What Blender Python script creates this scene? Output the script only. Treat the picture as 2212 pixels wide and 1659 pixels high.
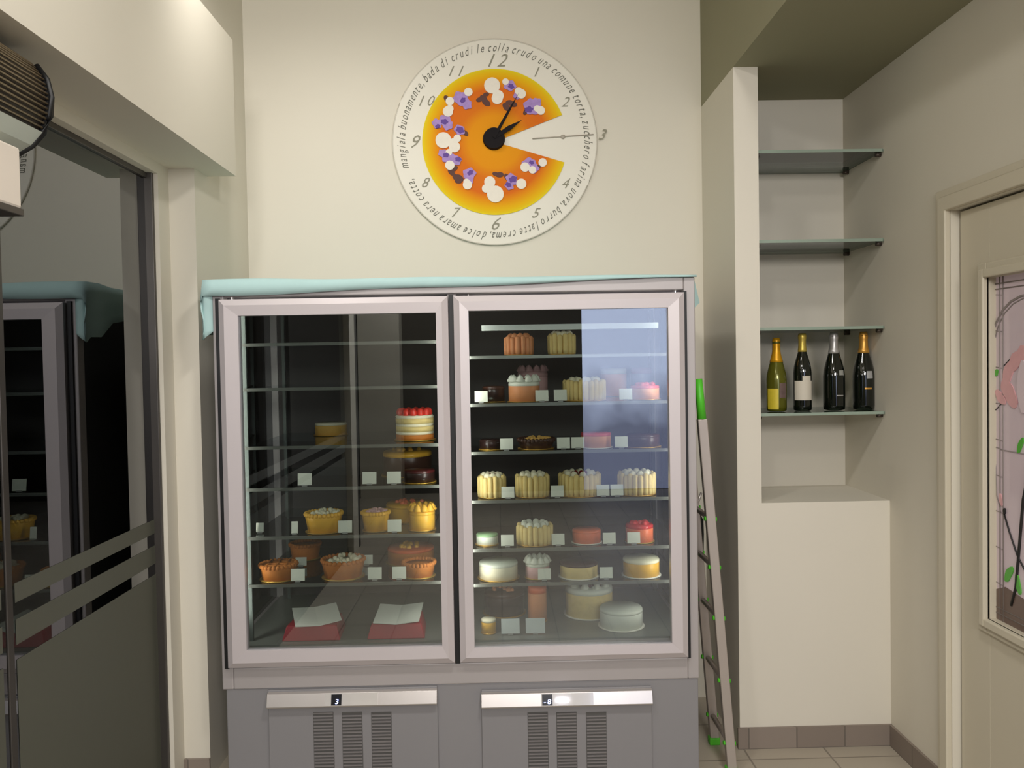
import bpy, bmesh, math, random
from mathutils import Vector, Matrix
random.seed(7)
PI = math.pi
SC = bpy.context.scene
COL = SC.collection
for o in list(bpy.data.objects):
    bpy.data.objects.remove(o)

# ------------------------------------------------------------------ camera
W, H, F = 2212.0, 1659.0, 1800.0
EYE = 1.62
VPX, VPY, ROLL = 1075.0, 782.0, 0.018
cy = Vector(((VPX - W/2)/F, -(VPY - H/2)/F, -1)).normalized()      # world +Y seen by the camera
cz = Vector((-ROLL, 1, 0)); cz = (cz - cz.dot(cy)*cy).normalized()  # world +Z
cx = cy.cross(cz).normalized()                                      # world +X
R = Matrix((cx, cy, cz))                                            # camera vector -> world vector
cam_d = bpy.data.cameras.new('camera')
cam_d.sensor_width = 36; cam_d.lens = F/W*36; cam_d.clip_start = .02
cam = bpy.data.objects.new('camera', cam_d); COL.objects.link(cam)
cam.matrix_world = Matrix.Translation((0, 0, EYE)) @ R.to_4x4()
SC.camera = cam

def at(px, py, Y):
    """point of the vertical plane at distance Y from the lens that lies on this line of sight"""
    d = R @ Vector(((px - W/2)/F, -(py - H/2)/F, -1))
    t = Y/d.y
    return Vector((d.x*t, Y, EYE + d.z*t))
def atx(px, py, X):
    d = R @ Vector(((px - W/2)/F, -(py - H/2)/F, -1))
    t = X/d.x
    return Vector((X, d.y*t, EYE + d.z*t))

# ------------------------------------------------------------------ world, lights, exposure
wd = bpy.data.worlds.new('world'); SC.world = wd; wd.use_nodes = True
wd.node_tree.nodes['Background'].inputs[0].default_value = (.60, .72, 1, 1)
wd.node_tree.nodes['Background'].inputs[1].default_value = .02
def light(name, kind, loc, power, col=(1, .93, .80), size=.1, target=None, **kw):
    d = bpy.data.lights.new(name, kind); d.energy = power; d.color = col
    if kind == 'AREA':
        d.shape = 'RECTANGLE'; d.size = size; d.size_y = kw.get('sy', size)
    else:
        d.shadow_soft_size = size
    if kind == 'SPOT':
        d.spot_size = math.radians(kw.get('angle', 90)); d.spot_blend = kw.get('blend', .6)
    o = bpy.data.objects.new(name, d); COL.objects.link(o); o.location = loc
    if target is not None:
        o.rotation_euler = (Vector(target) - Vector(loc)).to_track_quat('-Z', 'Y').to_euler()
    return o
WARM = (1, .965, .925)
light('track_spot_light', 'SPOT', (-.80, 2.80, 3.30), 27, WARM, .045, (-.75, 3.42, 2.1), angle=125, blend=1.0)
light('track_spot_light_middle', 'SPOT', (-.80, 1.15, 3.48), 62, WARM, .12, (-.5, 2.2, 1.6), angle=150, blend=1.0)
light('track_spot_light_near', 'SPOT', (-.80, -.70, 3.48), 60, WARM, .15, (-.2, 1.6, 1.6), angle=150, blend=1.0)
light('track_spot_light_right', 'SPOT', (.66, 1.20, 3.48), 120, WARM, .15, (-.3, 2.2, 1.0), angle=150, blend=1.0)
light('rear_fill_light', 'AREA', (.5, -2.4, 2.62), 102, WARM, 1.7, (.1, 2.6, .9), sy=.6)  # added fill from behind the camera, no real counter lamp
light('rear_pillar_fill_light', 'AREA', (-.6, -2.9, 3.45), 60, WARM, 1.2, (-.9, -3.4, 0))  # added fill so the rear pillar shows up in the door reflection
for lx, tx in ((-1.0, -.5), (-.215, -.6), (-.115, .3), (.685, .2)):     # added upright fill lights, hidden by the door frame, brighten the cabinet's contents
    light('cabinet_fill_light', 'AREA', (lx, 3.155, 1.27), 2.0, (1, .96, .90), .02, (tx, 3.85, 1.27), sy=1.25)
SC.view_settings.view_transform = 'Standard'
SC.view_settings.look = 'None'
SC.view_settings.gamma = 1
SC.view_settings.use_curve_mapping = False
SC.view_settings.exposure = 0.0

# ------------------------------------------------------------------ materials
def srgb(r, g, b):
    f = lambda c: (c/255/12.92) if c/255 <= .04045 else ((c/255+.055)/1.055)**2.4
    return (f(r), f(g), f(b), 1)
MATS = {}
def mat(name, col, rough=.6, metal=0, vary=.0, scale=20, bump=0, emit=None, estr=0, spec=.5, coat=0):
    if name in MATS: return MATS[name]
    m = bpy.data.materials.new(name); m.use_nodes = True; MATS[name] = m
    nt = m.node_tree; b = nt.nodes['Principled BSDF']
    c = srgb(*col)
    b.inputs['Base Color'].default_value = c
    b.inputs['Roughness'].default_value = rough
    b.inputs['Metallic'].default_value = metal
    b.inputs['Specular IOR Level'].default_value = spec
    if coat: b.inputs['Coat Weight'].default_value = coat
    if vary or bump:
        tc = nt.nodes.new('ShaderNodeTexCoord'); n = nt.nodes.new('ShaderNodeTexNoise')
        n.inputs['Scale'].default_value = scale; n.inputs['Detail'].default_value = 4
        nt.links.new(tc.outputs['Object'], n.inputs['Vector'])
        if vary:
            mx = nt.nodes.new('ShaderNodeMixRGB')
            mx.inputs[1].default_value = tuple(x*(1-vary) for x in c[:3])+(1,)
            mx.inputs[2].default_value = tuple(min(1, x*(1+vary)) for x in c[:3])+(1,)
            nt.links.new(n.outputs['Fac'], mx.inputs[0]); nt.links.new(mx.outputs[0], b.inputs['Base Color'])
        if bump:
            bp = nt.nodes.new('ShaderNodeBump'); bp.inputs['Strength'].default_value = bump; bp.inputs['Distance'].default_value = .005
            nt.links.new(n.outputs['Fac'], bp.inputs['Height']); nt.links.new(bp.outputs[0], b.inputs['Normal'])
    if emit:
        b.inputs['Emission Color'].default_value = srgb(*emit); b.inputs['Emission Strength'].default_value = estr
    return m
def pane(name, tint, f0, rough=0.0, ior=1.5):
    """a pane of glass: clear with a tint, a mirror sheen that grows at glancing angles"""
    m = bpy.data.materials.new(name); m.use_nodes = True; MATS[name] = m
    nt = m.node_tree; nt.nodes.clear()
    out = nt.nodes.new('ShaderNodeOutputMaterial'); mx = nt.nodes.new('ShaderNodeMixShader')
    tr = nt.nodes.new('ShaderNodeBsdfTransparent'); gl = nt.nodes.new('ShaderNodeBsdfGlossy')
    tr.inputs[0].default_value = srgb(*tint); gl.inputs['Roughness'].default_value = rough
    gl.inputs[0].default_value = (.95, .97, 1, 1)
    lw = nt.nodes.new('ShaderNodeFresnel'); lw.inputs[0].default_value = ior
    mr = nt.nodes.new('ShaderNodeMapRange'); mr.inputs['To Min'].default_value = f0; mr.inputs['To Max'].default_value = 1
    mr.inputs['From Min'].default_value = ((ior-1)/(ior+1))**2
    nt.links.new(lw.outputs[0], mr.inputs['Value']); nt.links.new(mr.outputs[0], mx.inputs[0])
    nt.links.new(tr.outputs[0], mx.inputs[1]); nt.links.new(gl.outputs[0], mx.inputs[2]); nt.links.new(mx.outputs[0], out.inputs[0])
    return m
WALL = mat('wall_paint', (216, 210, 195), .75, vary=.02, scale=3, bump=.03)
WALL2 = mat('niche_paint', (216, 210, 196), .7, vary=.02, scale=3, bump=.03)
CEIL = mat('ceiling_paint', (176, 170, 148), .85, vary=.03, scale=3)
DARKCEIL = mat('dropped_ceiling_shade', (146, 142, 116), .85, vary=.03, scale=3)  # shade under the dropped ceiling is put into this darker colour
STEEL = mat('grey_powder_coat', (198, 190, 191), .42, .15, vary=.02, scale=6)
STEEL2 = mat('grey_frame', (172, 166, 165), .45, .15, vary=.02, scale=6)
LOWER = mat('lower_panel_grey', (138, 136, 138), .55, .1, vary=.02, scale=5)
SILVER = mat('brushed_silver', (196, 190, 186), .3, .6, vary=.03, scale=12)
BLACK = mat('black_rubber', (16, 16, 17), .5)
DARK = mat('dark_cabinet_back', (62, 58, 58), .6, vary=.1, scale=4)
DARKMETAL = mat('dark_bronze_frame', (78, 74, 70), .42, .5, vary=.04)
GLASS = pane('door_glass', (236, 240, 238), .09)
SHELFGLASS = pane('shelf_glass', (228, 238, 232), .05)
GLASSEDGE = mat('green_glass_edge', (146, 162, 148), .2, coat=.3)
TINT = pane('entrance_glass', (70, 74, 66), .15, ior=1.75)
FROST = mat('frosted_film', (88, 89, 78), .55, vary=.03, scale=30)
CLOTH = mat('teal_cloth', (172, 202, 200), .9, vary=.05, scale=18, bump=.2)
TILE = None

# ------------------------------------------------------------------ mesh helpers
def bm_box(bm, x0, x1, y0, y1, z0, z1, mi=0):
    v = [bm.verts.new(p) for p in ((x0,y0,z0),(x1,y0,z0),(x1,y1,z0),(x0,y1,z0),(x0,y0,z1),(x1,y0,z1),(x1,y1,z1),(x0,y1,z1))]
    for f in ((0,3,2,1),(4,5,6,7),(0,1,5,4),(1,2,6,5),(2,3,7,6),(3,0,4,7)):
        bm.faces.new([v[i] for i in f]).material_index = mi
    return v
def bm_tube(bm, pts, r, n=10, closed=False, mi=0, radii=None):
    pts = [Vector(p) for p in pts]; rings = []
    for i, p in enumerate(pts):
        if closed: t = pts[(i+1) % len(pts)] - pts[i-1]
        else: t = pts[min(i+1, len(pts)-1)] - pts[max(i-1, 0)]
        t.normalize()
        a = Vector((0, 0, 1)) if abs(t.z) < .9 else Vector((1, 0, 0))
        u = t.cross(a).normalized(); w = t.cross(u)
        rr = radii[i] if radii else r
        rings.append([bm.verts.new(p + rr*(math.cos(2*PI*k/n)*u + math.sin(2*PI*k/n)*w)) for k in range(n)])
    m = len(rings)
    for i in range(m if closed else m-1):
        A, B = rings[i], rings[(i+1) % m]
        for k in range(n):
            f = bm.faces.new((A[k], A[(k+1) % n], B[(k+1) % n], B[k])); f.smooth = True; f.material_index = mi
    if not closed:
        bm.faces.new(rings[0][::-1]).material_index = mi; bm.faces.new(rings[-1]).material_index = mi
def bm_lathe(bm, prof, cx=0, cy=0, cz=0, n=28, mi=0, wob=0, seed=0):
    """prof: (radius, height) pairs from bottom to top, closed at both ends"""
    rnd = random.Random(seed); rings = []
    for r, z in prof:
        if r < 1e-5: rings.append([bm.verts.new((cx, cy, cz+z))])
        else:
            rings.append([bm.verts.new((cx+r*(1+wob*rnd.uniform(-1, 1))*math.cos(2*PI*k/n), cy+r*(1+wob*rnd.uniform(-1, 1))*math.sin(2*PI*k/n), cz+z)) for k in range(n)])
    for A, B in zip(rings, rings[1:]):
        for k in range(n):
            a0, a1 = A[k % len(A)], A[(k+1) % len(A)]; b0, b1 = B[k % len(B)], B[(k+1) % len(B)]
            vs = []
            for v in (a0, a1, b1, b0):
                if v not in vs: vs.append(v)
            if len(vs) > 2:
                f = bm.faces.new(vs); f.smooth = True; f.material_index = mi
    if len(rings[0]) > 1: bm.faces.new(rings[0][::-1]).material_index = mi
    if len(rings[-1]) > 1: bm.faces.new(rings[-1]).material_index = mi
def bm_ball(bm, c, r, sx=1, sy=1, sz=1, u=10, v=7, mi=0, rot=None):
    M = Matrix.Translation(c) @ (rot.to_4x4() if rot else Matrix()) @ Matrix.Diagonal((r*sx, r*sy, r*sz, 1))
    res = bmesh.ops.create_uvsphere(bm, u_segments=u, v_segments=v, radius=1, matrix=M)
    for vv in res['verts']:
        for f in vv.link_faces: f.smooth = True; f.material_index = mi
def bm_poly(bm, pts, thick, axis='y', base=0.0, mi=0):
    """extrude a flat outline; pts are (x,z) for axis y, (y,z) for axis x, (x,y) for axis z"""
    def mk(a, b, d):
        return {'y': (a, base+d, b), 'x': (base+d, a, b), 'z': (a, b, base+d)}[axis]
    A = [bm.verts.new(mk(a, b, 0)) for a, b in pts]; B = [bm.verts.new(mk(a, b, thick)) for a, b in pts]
    try:
        bm.faces.new(A).material_index = mi; bm.faces.new(B[::-1]).material_index = mi
    except ValueError: pass
    n = len(pts)
    for i in range(n):
        bm.faces.new((A[i], B[i], B[(i+1) % n], A[(i+1) % n])).material_index = mi
def obj(name, bm, mats, parent=None, bevel=0, seg=2):
    bmesh.ops.recalc_face_normals(bm, faces=bm.faces)
    me = bpy.data.meshes.new(name); bm.to_mesh(me); bm.free()
    for m in (mats if isinstance(mats, (list, tuple)) else [mats]): me.materials.append(m)
    o = bpy.data.objects.new(name, me); COL.objects.link(o)
    if parent is not None: o.parent = parent; o.matrix_parent_inverse = Matrix.Translation(parent.location).inverted() if parent.type == 'EMPTY' and parent.get('flat') else Matrix()
    if bevel:
        md = o.modifiers.new('bevel', 'BEVEL'); md.width = bevel; md.segments = seg; md.limit_method = 'ANGLE'
    return o
def B(): return bmesh.new()
def box(name, x0, x1, y0, y1, z0, z1, m, parent=None, bevel=0):
    b = B(); bm_box(b, x0, x1, y0, y1, z0, z1); return obj(name, b, m, parent, bevel)
def tag(o, label, cat, group=None):
    o['label'] = label; o['category'] = cat
    if group: o['group'] = group
    return o
def thing(name, label, cat, loc=(0, 0, 0), group=None):
    o = bpy.data.objects.new(name, None); o.empty_display_size = .05; COL.objects.link(o); o.location = loc
    return tag(o, label, cat, group)
def wthing(name, label, cat, loc, group=None):
    """a thing whose parts are modelled in room coordinates"""
    o = thing(name, label, cat, loc, group); o['flat'] = 1; return o
def struct(o): o['kind'] = 'structure'; return o
def sbox(name, boxes, m, bevel=0):
    b = B()
    for q in boxes: bm_box(b, *q)
    return struct(obj(name, b, m, None, bevel))

# ------------------------------------------------------------------ room shell
XR, XP0, XP1 = 1.609, .977, 1.077          # right wall, the two faces of the pillar
XA, XW = -1.155, -1.255
YB, YN, YP = 3.93, 3.84, 3.40               # back wall, back of niche, front of pillar
XSO, ZSO = -1.04, 2.386                     # soffit face and underside
ZD = 2.80                                   # dropped ceiling
ZC = 3.55
ZN = at(1780, 1084, YP).z                   # sill of the niche

tile = bpy.data.materials.new('floor_tile'); tile.use_nodes = True
nt = tile.node_tree; br = nt.nodes.new('ShaderNodeTexBrick'); tc = nt.nodes.new('ShaderNodeTexCoord')
br.offset = 0; br.inputs['Scale'].default_value = 1; br.inputs['Brick Width'].default_value = .33; br.inputs['Row Height'].default_value = .33
br.inputs['Mortar Size'].default_value = .004
br.inputs['Color1'].default_value = srgb(176, 166, 150); br.inputs['Color2'].default_value = srgb(168, 159, 144); br.inputs['Mortar'].default_value = srgb(132, 124, 112)
nt.links.new(tc.outputs['Object'], br.inputs['Vector']); nt.links.new(br.outputs[0], nt.nodes['Principled BSDF'].inputs[0])
nt.nodes['Principled BSDF'].inputs['Roughness'].default_value = .45
sbox('floor', [(-4.2, 4.2, -4.2, 4.2, -.08, 0)], tile)
sbox('wall_back', [(-1.6, XP0+.02, YB, YB+.12, 0, ZC)], WALL)
sbox('wall_left', [(-1.6, XA, 3.25, YB, 0, ZC), (-1.45, XW, 3.15, 3.25, 0, ZSO), (-1.45, XW, -1.2, 3.15, 2.345, ZSO),
                   (-1.45, XW, -1.2, -.95, 0, 2.345), (-1.62, -1.6, -1.2, 3.3, 2.2, ZC)], WALL)
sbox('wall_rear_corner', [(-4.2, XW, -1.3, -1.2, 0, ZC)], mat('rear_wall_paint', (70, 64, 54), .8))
sbox('trim_1', [(-1.6, XSO, -1.2, 3.396, ZSO, 2.93)], WALL)
sbox('wall_pillar', [(XP0, XP1, YP, YB+.12, 0, ZD)], WALL2)
sbox('wall_niche', [(XP1, XR, YP, YB+.12, 0, ZN), (XP1, XR+.1, YN, YB+.12, ZN, ZD)], WALL2)
DY0, DY1 = 2.03, atx(2054, 700, XR).y       # right door opening
DZ = atx(2054, 454, XR).z
sbox('wall_right', [(XR, XR+.12, DY1, YB+.12, 0, ZD), (XR, XR+.12, .9, DY0, 0, ZD), (XR, XR+.12, DY0, DY1, DZ, ZD), (XR, 4.2, .8, .9, 0, ZD)], WALL)
sbox('ceiling', [(-1.7, XP0+.1, -4.2, YB+.12, ZC, ZC+.05), (XP0+.1, 4.2, -4.2, .0, ZC, ZC+.05), (-4.2, -1.7, -4.2, -1.2, ZC, ZC+.05)], CEIL)
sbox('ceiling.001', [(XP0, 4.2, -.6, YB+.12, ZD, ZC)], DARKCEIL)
# rear of the shop, seen only as a reflection in the cabinet doors
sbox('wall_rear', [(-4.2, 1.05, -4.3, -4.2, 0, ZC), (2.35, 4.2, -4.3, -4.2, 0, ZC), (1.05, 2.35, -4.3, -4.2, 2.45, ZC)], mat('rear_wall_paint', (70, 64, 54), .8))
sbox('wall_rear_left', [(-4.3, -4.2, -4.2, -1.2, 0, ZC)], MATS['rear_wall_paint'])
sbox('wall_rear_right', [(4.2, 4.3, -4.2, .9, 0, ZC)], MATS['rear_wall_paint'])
sbox('trim_2', [(-1.68, -1.18, -4.2, -3.9, 0, ZC)], WALL)
dw = mat('daylight_window', (120, 130, 150), .4); nt = dw.node_tree     # the street seen through the shop window
tc = nt.nodes.new('ShaderNodeTexCoord'); sp = nt.nodes.new('ShaderNodeSeparateXYZ'); nz = nt.nodes.new('ShaderNodeTexNoise'); ad = nt.nodes.new('ShaderNodeMath'); rp = nt.nodes.new('ShaderNodeValToRGB')
nz.inputs['Scale'].default_value = 2.2; nz.inputs['Detail'].default_value = 2
ad.operation = 'MULTIPLY_ADD'; ad.inputs[1].default_value = 1.3
nt.links.new(tc.outputs['Object'], sp.inputs[0]); nt.links.new(tc.outputs['Object'], nz.inputs[0]); nt.links.new(nz.outputs['Fac'], ad.inputs[0]); nt.links.new(sp.outputs[2], ad.inputs[2])
dv = nt.nodes.new('ShaderNodeMath'); dv.operation = 'MULTIPLY'; dv.inputs[1].default_value = .3; nt.links.new(ad.outputs[0], dv.inputs[0]); nt.links.new(dv.outputs[0], rp.inputs[0])
rp.color_ramp.elements[0].position = .42; rp.color_ramp.elements[0].color = (.12, .13, .2, 1)
rp.color_ramp.elements[1].position = .66; rp.color_ramp.elements[1].color = (.50, .56, .76, 1)
nt.links.new(rp.outputs[0], nt.nodes['Principled BSDF'].inputs['Emission Color']); nt.nodes['Principled BSDF'].inputs['Emission Strength'].default_value = 5.2
sbox('window_1', [(1.05, 2.35, -4.27, -4.25, 0, 2.45)], dw)

# skirting tiles
sk = bpy.data.materials.new('skirting_tile'); sk.use_nodes = True
nt = sk.node_tree; br = nt.nodes.new('ShaderNodeTexBrick'); tc = nt.nodes.new('ShaderNodeTexCoord'); cmb = nt.nodes.new('ShaderNodeCombineXYZ'); sp = nt.nodes.new('ShaderNodeSeparateXYZ'); ad = nt.nodes.new('ShaderNodeMath')
nt.links.new(tc.outputs['Object'], sp.inputs[0]); nt.links.new(sp.outputs[0], ad.inputs[0]); nt.links.new(sp.outputs[1], ad.inputs[1])
nt.links.new(ad.outputs[0], cmb.inputs[0]); nt.links.new(sp.outputs[2], cmb.inputs[1]); nt.links.new(cmb.outputs[0], br.inputs[0])
br.offset = 0; br.inputs['Scale'].default_value = 1; br.inputs['Brick Width'].default_value = .2; br.inputs['Row Height'].default_value = .5; br.inputs['Mortar Size'].default_value = .003
br.inputs['Color1'].default_value = srgb(138, 126, 116); br.inputs['Color2'].default_value = srgb(124, 112, 102); br.inputs['Mortar'].default_value = srgb(104, 96, 88)
nt.links.new(br.outputs[0], nt.nodes['Principled BSDF'].inputs[0]); nt.nodes['Principled BSDF'].inputs['Roughness'].default_value = .5
SKZ = .088
sbox('baseboard_niche', [(XP0-.01, XR, YP-.011, YP, 0, SKZ)], sk)
sbox('baseboard_right', [(XR-.011, XR, DY1+.085, YP-.011, 0, SKZ)], sk)
sbox('baseboard_left', [(XW, XA, 3.239, 3.25, 0, SKZ)], sk)

# ------------------------------------------------------------------ right-hand door with leaded glass
DOORP = mat('door_paint', (206, 198, 178), .5, vary=.02, scale=4)
door = struct(wthing('door_1', 'cream door', 'door', (XR, DY1, 0)))
for k in ('label', 'category'): del door[k]
b = B()   # casing: two stepped mouldings round the opening
def casing(b, w0, w1, t):
    outl = [(DY1+w0, 0), (DY1+w1, 0), (DY1+w1, DZ+w1), (DY0-w1, DZ+w1), (DY0-w1, 0), (DY0-w0, 0), (DY0-w0, DZ+w0), (DY1+w0, DZ+w0)]
    bm_poly(b, outl, t, 'x', XR-t)
casing(b, 0, .05, .022); casing(b, .05, .078, .013)
obj('door_casing', b, DOORP, door, .004)
GY1 = atx(2120, 900, XR).y; GY0 = 2.14
GZ1 = atx(2118, 600, XR).z; GZ0 = atx(2118, 1335, XR).z
XL_ = XR+.028
b = B()
bm_box(b, XL_, XL_+.04, GY1, DY1-.012, .01, DZ-.008); bm_box(b, XL_, XL_+.04, DY0+.005, GY0, .01, DZ-.008)
bm_box(b, XL_, XL_+.04, GY0, GY1, GZ1, DZ-.008); bm_box(b, XL_, XL_+.04, GY0, GY1, .01, GZ0)
leaf = obj('door_leaf', b, DOORP, door, .002)
b = B()
w = .05
for (w, t) in ((.05, .012), (.028, .024)):
    bm_box(b, XL_-t, XL_, GY1, GY1+w, GZ0-w, GZ1+w); bm_box(b, XL_-t, XL_, GY0-w, GY0, GZ0-w, GZ1+w)
    bm_box(b, XL_-t, XL_, GY0, GY1, GZ1, GZ1+w); bm_box(b, XL_-t, XL_, GY0, GY1, GZ0-w, GZ0)
obj('glazing_bead', b, DOORP, leaf, .004)
box('door_gap', XR+.06, XR+.075, DY0, DY1, 0, DZ, mat('door_rebate', (88, 80, 70), .7), door)
GX = XL_+.022
gl = box('glass_panel', GX, GX+.006, GY0, GY1, GZ0, GZ1, mat('mauve_glass', (206, 190, 194), .12, vary=.12, scale=3, emit=(170, 150, 165), estr=.10), door)  # faint glow in the material stands in for daylight behind the glass
lead = mat('leading', (146, 136, 134), .5); blk = mat('black_line', (30, 28, 28), .5)
pink = mat('pink_glass', (226, 174, 178), .25, vary=.08, scale=40); grn = mat('green_glass', (86, 176, 60), .25, vary=.1, scale=40)
wht = mat('white_glass', (226, 208, 216), .25); brn = mat('brown_glass', (112, 92, 84), .3, vary=.15, scale=12)
def gp(px, py): p = atx(px, py, GX); return (p.y, p.z)
def gline(b, pts, r, dx=.0): bm_tube(b, [(GX-.001-dx, y, z) for y, z in pts], r, 6)
b = B()
bm_poly(b, [(GY1-.001, GZ0+.001), (GY1-.001, GZ0+.10), (GY1-.05, GZ0+.12), (GY1-.2, GZ0+.10), (GY1-.32, GZ0+.13), (GY0+.01, GZ0+.10), (GY0+.01, GZ0+.001)], .0015, 'x', GX-.0016)
obj('glass_ground_band', b, brn, door)
b = B()
for off in (.022, .04):
    gline(b, [(GY1-off, GZ0), (GY1-off, GZ1)], .0022); gline(b, [(GY0, GZ0+off), (GY1, GZ0+off)], .0022); gline(b, [(GY0, GZ1-off), (GY1, GZ1-off)], .0022)
for z in [GZ0+.12*i for i in range(1, 10)]: gline(b, [(GY1-.04, z), (GY1, z+.004)], .0012)
arc = [gp(*p) for p in ((2139, 785), (2143, 740), (2152, 700), (2166, 672), (2184, 652), (2205, 640), (2235, 632))]
gline(b, arc, .004); gline(b, [(y-.012, z-.008) for y, z in arc], .002)
gline(b, [gp(2139, 785), gp(2141, 960), gp(2166, 972), gp(2240, 985)], .002)
gline(b, [gp(2150, 950), gp(2154, 1070), gp(2163, 1108)], .0015)
obj('leading', b, lead, door)
_pl = [0]
def petal(b, c, dy, dz, ang, th=.003):
    _pl[0] += 1; th += _pl[0]*.00006
    y0, z0 = gp(*c); pts = []
    for k in range(14):
        a = 2*PI*k/14; u, v = dy*math.cos(a)*(1+.15*math.cos(3*a)), dz*math.sin(a)
        pts.append((y0+u*math.cos(ang)-v*math.sin(ang), z0+u*math.sin(ang)+v*math.cos(ang)))
    bm_poly(b, pts, th, 'x', GX-th-.0005)
b = B()
for c, a1, a2, an in (((2180, 805), .024, .046, .5), ((2196, 780), .026, .042, .9), ((2174, 835), .022, .036, -.1), ((2186, 855), .026, .044, -.5), ((2163, 858), .016, .034, -.9), ((2212, 768), .03, .036, 1.2), ((2240, 840), .06, .10, 0), ((2134, 1082), .006, .02, 0), ((2164, 1080), .008, .022, -.3)):
    petal(b, c, a1, a2, an)
obj('pink_flower', b, pink, door)
b = B(); petal(b, (2212, 835), .024, .085, 0, .005); obj('white_petal', b, wht, door)
b = B()
for c, a1, a2, an in (((2154, 805), .008, .012, .3), ((2206, 962), .010, .030, .5), ((2181, 1240), .014, .034, .6), ((2201, 1262), .012, .034, -.3)): petal(b, c, a1, a2, an)
obj('green_leaf', b, grn, door)
b = B()
gline(b, [gp(2170, 1108), gp(2182, 1150), gp(2199, 1200), gp(2230, 1260)], .003, .001); gline(b, [gp(2186, 1308), gp(2196, 1270), gp(2202, 1200), gp(2212, 1080), gp(2230, 990)], .005, .001)
petal(b, (2172, 1104), .006, .010, 0, .004)
for c0, c1 in (((2148, 890), (2168, 868)), ((2166, 850), (2178, 836)), ((2170, 790), (2190, 768)), ((2190, 768), (2222, 756))): gline(b, [gp(*c0), gp(*c1)], .0014, .001)
obj('black_stem', b, blk, door)

# ------------------------------------------------------------------ sliding entrance door (left)
XG = -1.298
sd = struct(wthing('door_2', '', '', (XG, 3.1, 0)))
for k in ('label', 'category'): del sd[k]
PY0, PY1 = 2.215, 3.135
b = B(); bm_box(b, XG-.004, XG, PY0, PY1, .03, 2.34); obj('glass_panel', b, TINT, sd)
b = B(); bm_box(b, XG-.004, XG, -.9, PY0-.03, .03, 2.34); obj('glass_panel', b, TINT, sd)
b = B()
bm_box(b, XG-.03, XG+.028, PY1-.005, PY1+.013, 0, 2.345); bm_box(b, XG-.03, XG+.004, PY0-.028, PY0-.002, 0, 2.34)
bm_box(b, XG-.05, XG-.0301, 3.10, 3.15, 0, 2.345)
obj('stile', b, DARKMETAL, sd, .002)
b = B(); bm_box(b, XG-.03, XG+.010, -.94, PY1+.018, 2.325, 2.345); bm_box(b, XG-.02, XG+.006, -.94, PY1, 0, .03); obj('rail', b, DARKMETAL, sd, .002)
def gz(px, py): return atx(px, py, XG).z
zt = [gz(287, y) for y in (1143, 1175, 1203, 1245, 1270)]
b = B()
for z0, z1 in ((zt[1], zt[0]), (zt[3], zt[2]), (.03, zt[4])): bm_box(b, XG+.0005, XG+.0015, PY0+.012, PY1-.001, z0, z1)
obj('frosted_film', b, FROST, sd)
b = B()
for z0, z1 in ((zt[1], zt[0]), (zt[3], zt[2]), (.03, zt[4])): bm_box(b, XG+.0005, XG+.0015, -.88, PY0-.05, z0, z1)
obj('frosted_film', b, FROST, sd)
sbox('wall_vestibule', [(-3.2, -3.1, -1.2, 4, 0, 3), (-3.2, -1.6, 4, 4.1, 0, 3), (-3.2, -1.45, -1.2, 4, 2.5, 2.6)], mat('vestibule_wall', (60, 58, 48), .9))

# air curtain above the sliding door
ac = wthing('air_curtain', 'ribbed bronze air curtain unit with black end cap above the sliding glass door', 'air curtain', (-1.2, 1.96, 2.13))
EY = 2.02
prof = [(-1.24, 2.362), (-1.13, 2.362), (-1.085, 2.345), (-1.06, 2.31), (-1.051, 2.27), (-1.055, 2.225), (-1.072, 2.185), (-1.10, 2.155), (-1.135, 2.135), (-1.18, 2.128), (-1.24, 2.128)]
def rail_prof(i0, i1, y0, y1, m, name, off=0):
    b = B(); pts = prof[i0:i1+1]
    for (xa, za), (xb, zb) in zip(pts, pts[1:]):
        v = [b.verts.new(p) for p in ((xa, y0, za), (xb, y0, zb), (xb, y1, zb), (xa, y1, za))]; b.faces.new(v)
        v = [b.verts.new(p) for p in ((xa-.01, y0, za-.006), (xb-.01, y0, zb-.006), (xb-.01, y1, zb-.006), (xa-.01, y1, za-.006))]; b.faces.new(v)
    return obj(name, b, m, ac)
b = B()
bm_poly(b, [(x-.012 if x > -1.23 else x, z) for x, z in prof], -1.2, 'y', EY-.004)
obj('casing', b, mat('air_curtain_casing', (60, 52, 44), .5, .3), ac)
RIB = mat('bronze_ribs', (150, 132, 104), .35, .6, vary=.06, scale=30)
b = B()
def pos_on(t):   # t in 0..1 along profile 1..6
    seg = prof[1:7]; L = [math.dist(a, c) for a, c in zip(seg, seg[1:])]; s = t*sum(L)
    for (a, c), l in zip(zip(seg, seg[1:]), L):
        if s <= l: k = s/l; return (a[0]+(c[0]-a[0])*k, a[1]+(c[1]-a[1])*k)
        s -= l
    return seg[-1]
for i in range(20):
    x, z = pos_on(i/19)
    bm_tube(b, [(x-.005, EY-.006, z), (x-.005, EY-1.2, z)], .0028, 6)
obj('grille', b, RIB, ac)
b = B()
pts = prof[6:9]
for (xa, za), (xb, zb) in zip(pts, pts[1:]):
    v = [b.verts.new(p) for p in ((xa, EY, za), (xb, EY, zb), (xb, EY-1.2, zb), (xa, EY-1.2, za))]; b.faces.new(v)
    v = [b.verts.new(p) for p in ((xa-.012, EY, za+.004), (xb-.012, EY, zb+.004), (xb-.012, EY-1.2, zb+.004), (xa-.012, EY-1.2, za+.004))]; b.faces.new(v)
obj('white_strip', b, mat('white_plastic', (206, 214, 204), .4), ac)
b = B(); bm_tube(b, [(x, EY+.002, z) for x, z in prof[2:10]], .0065, 8)
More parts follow.
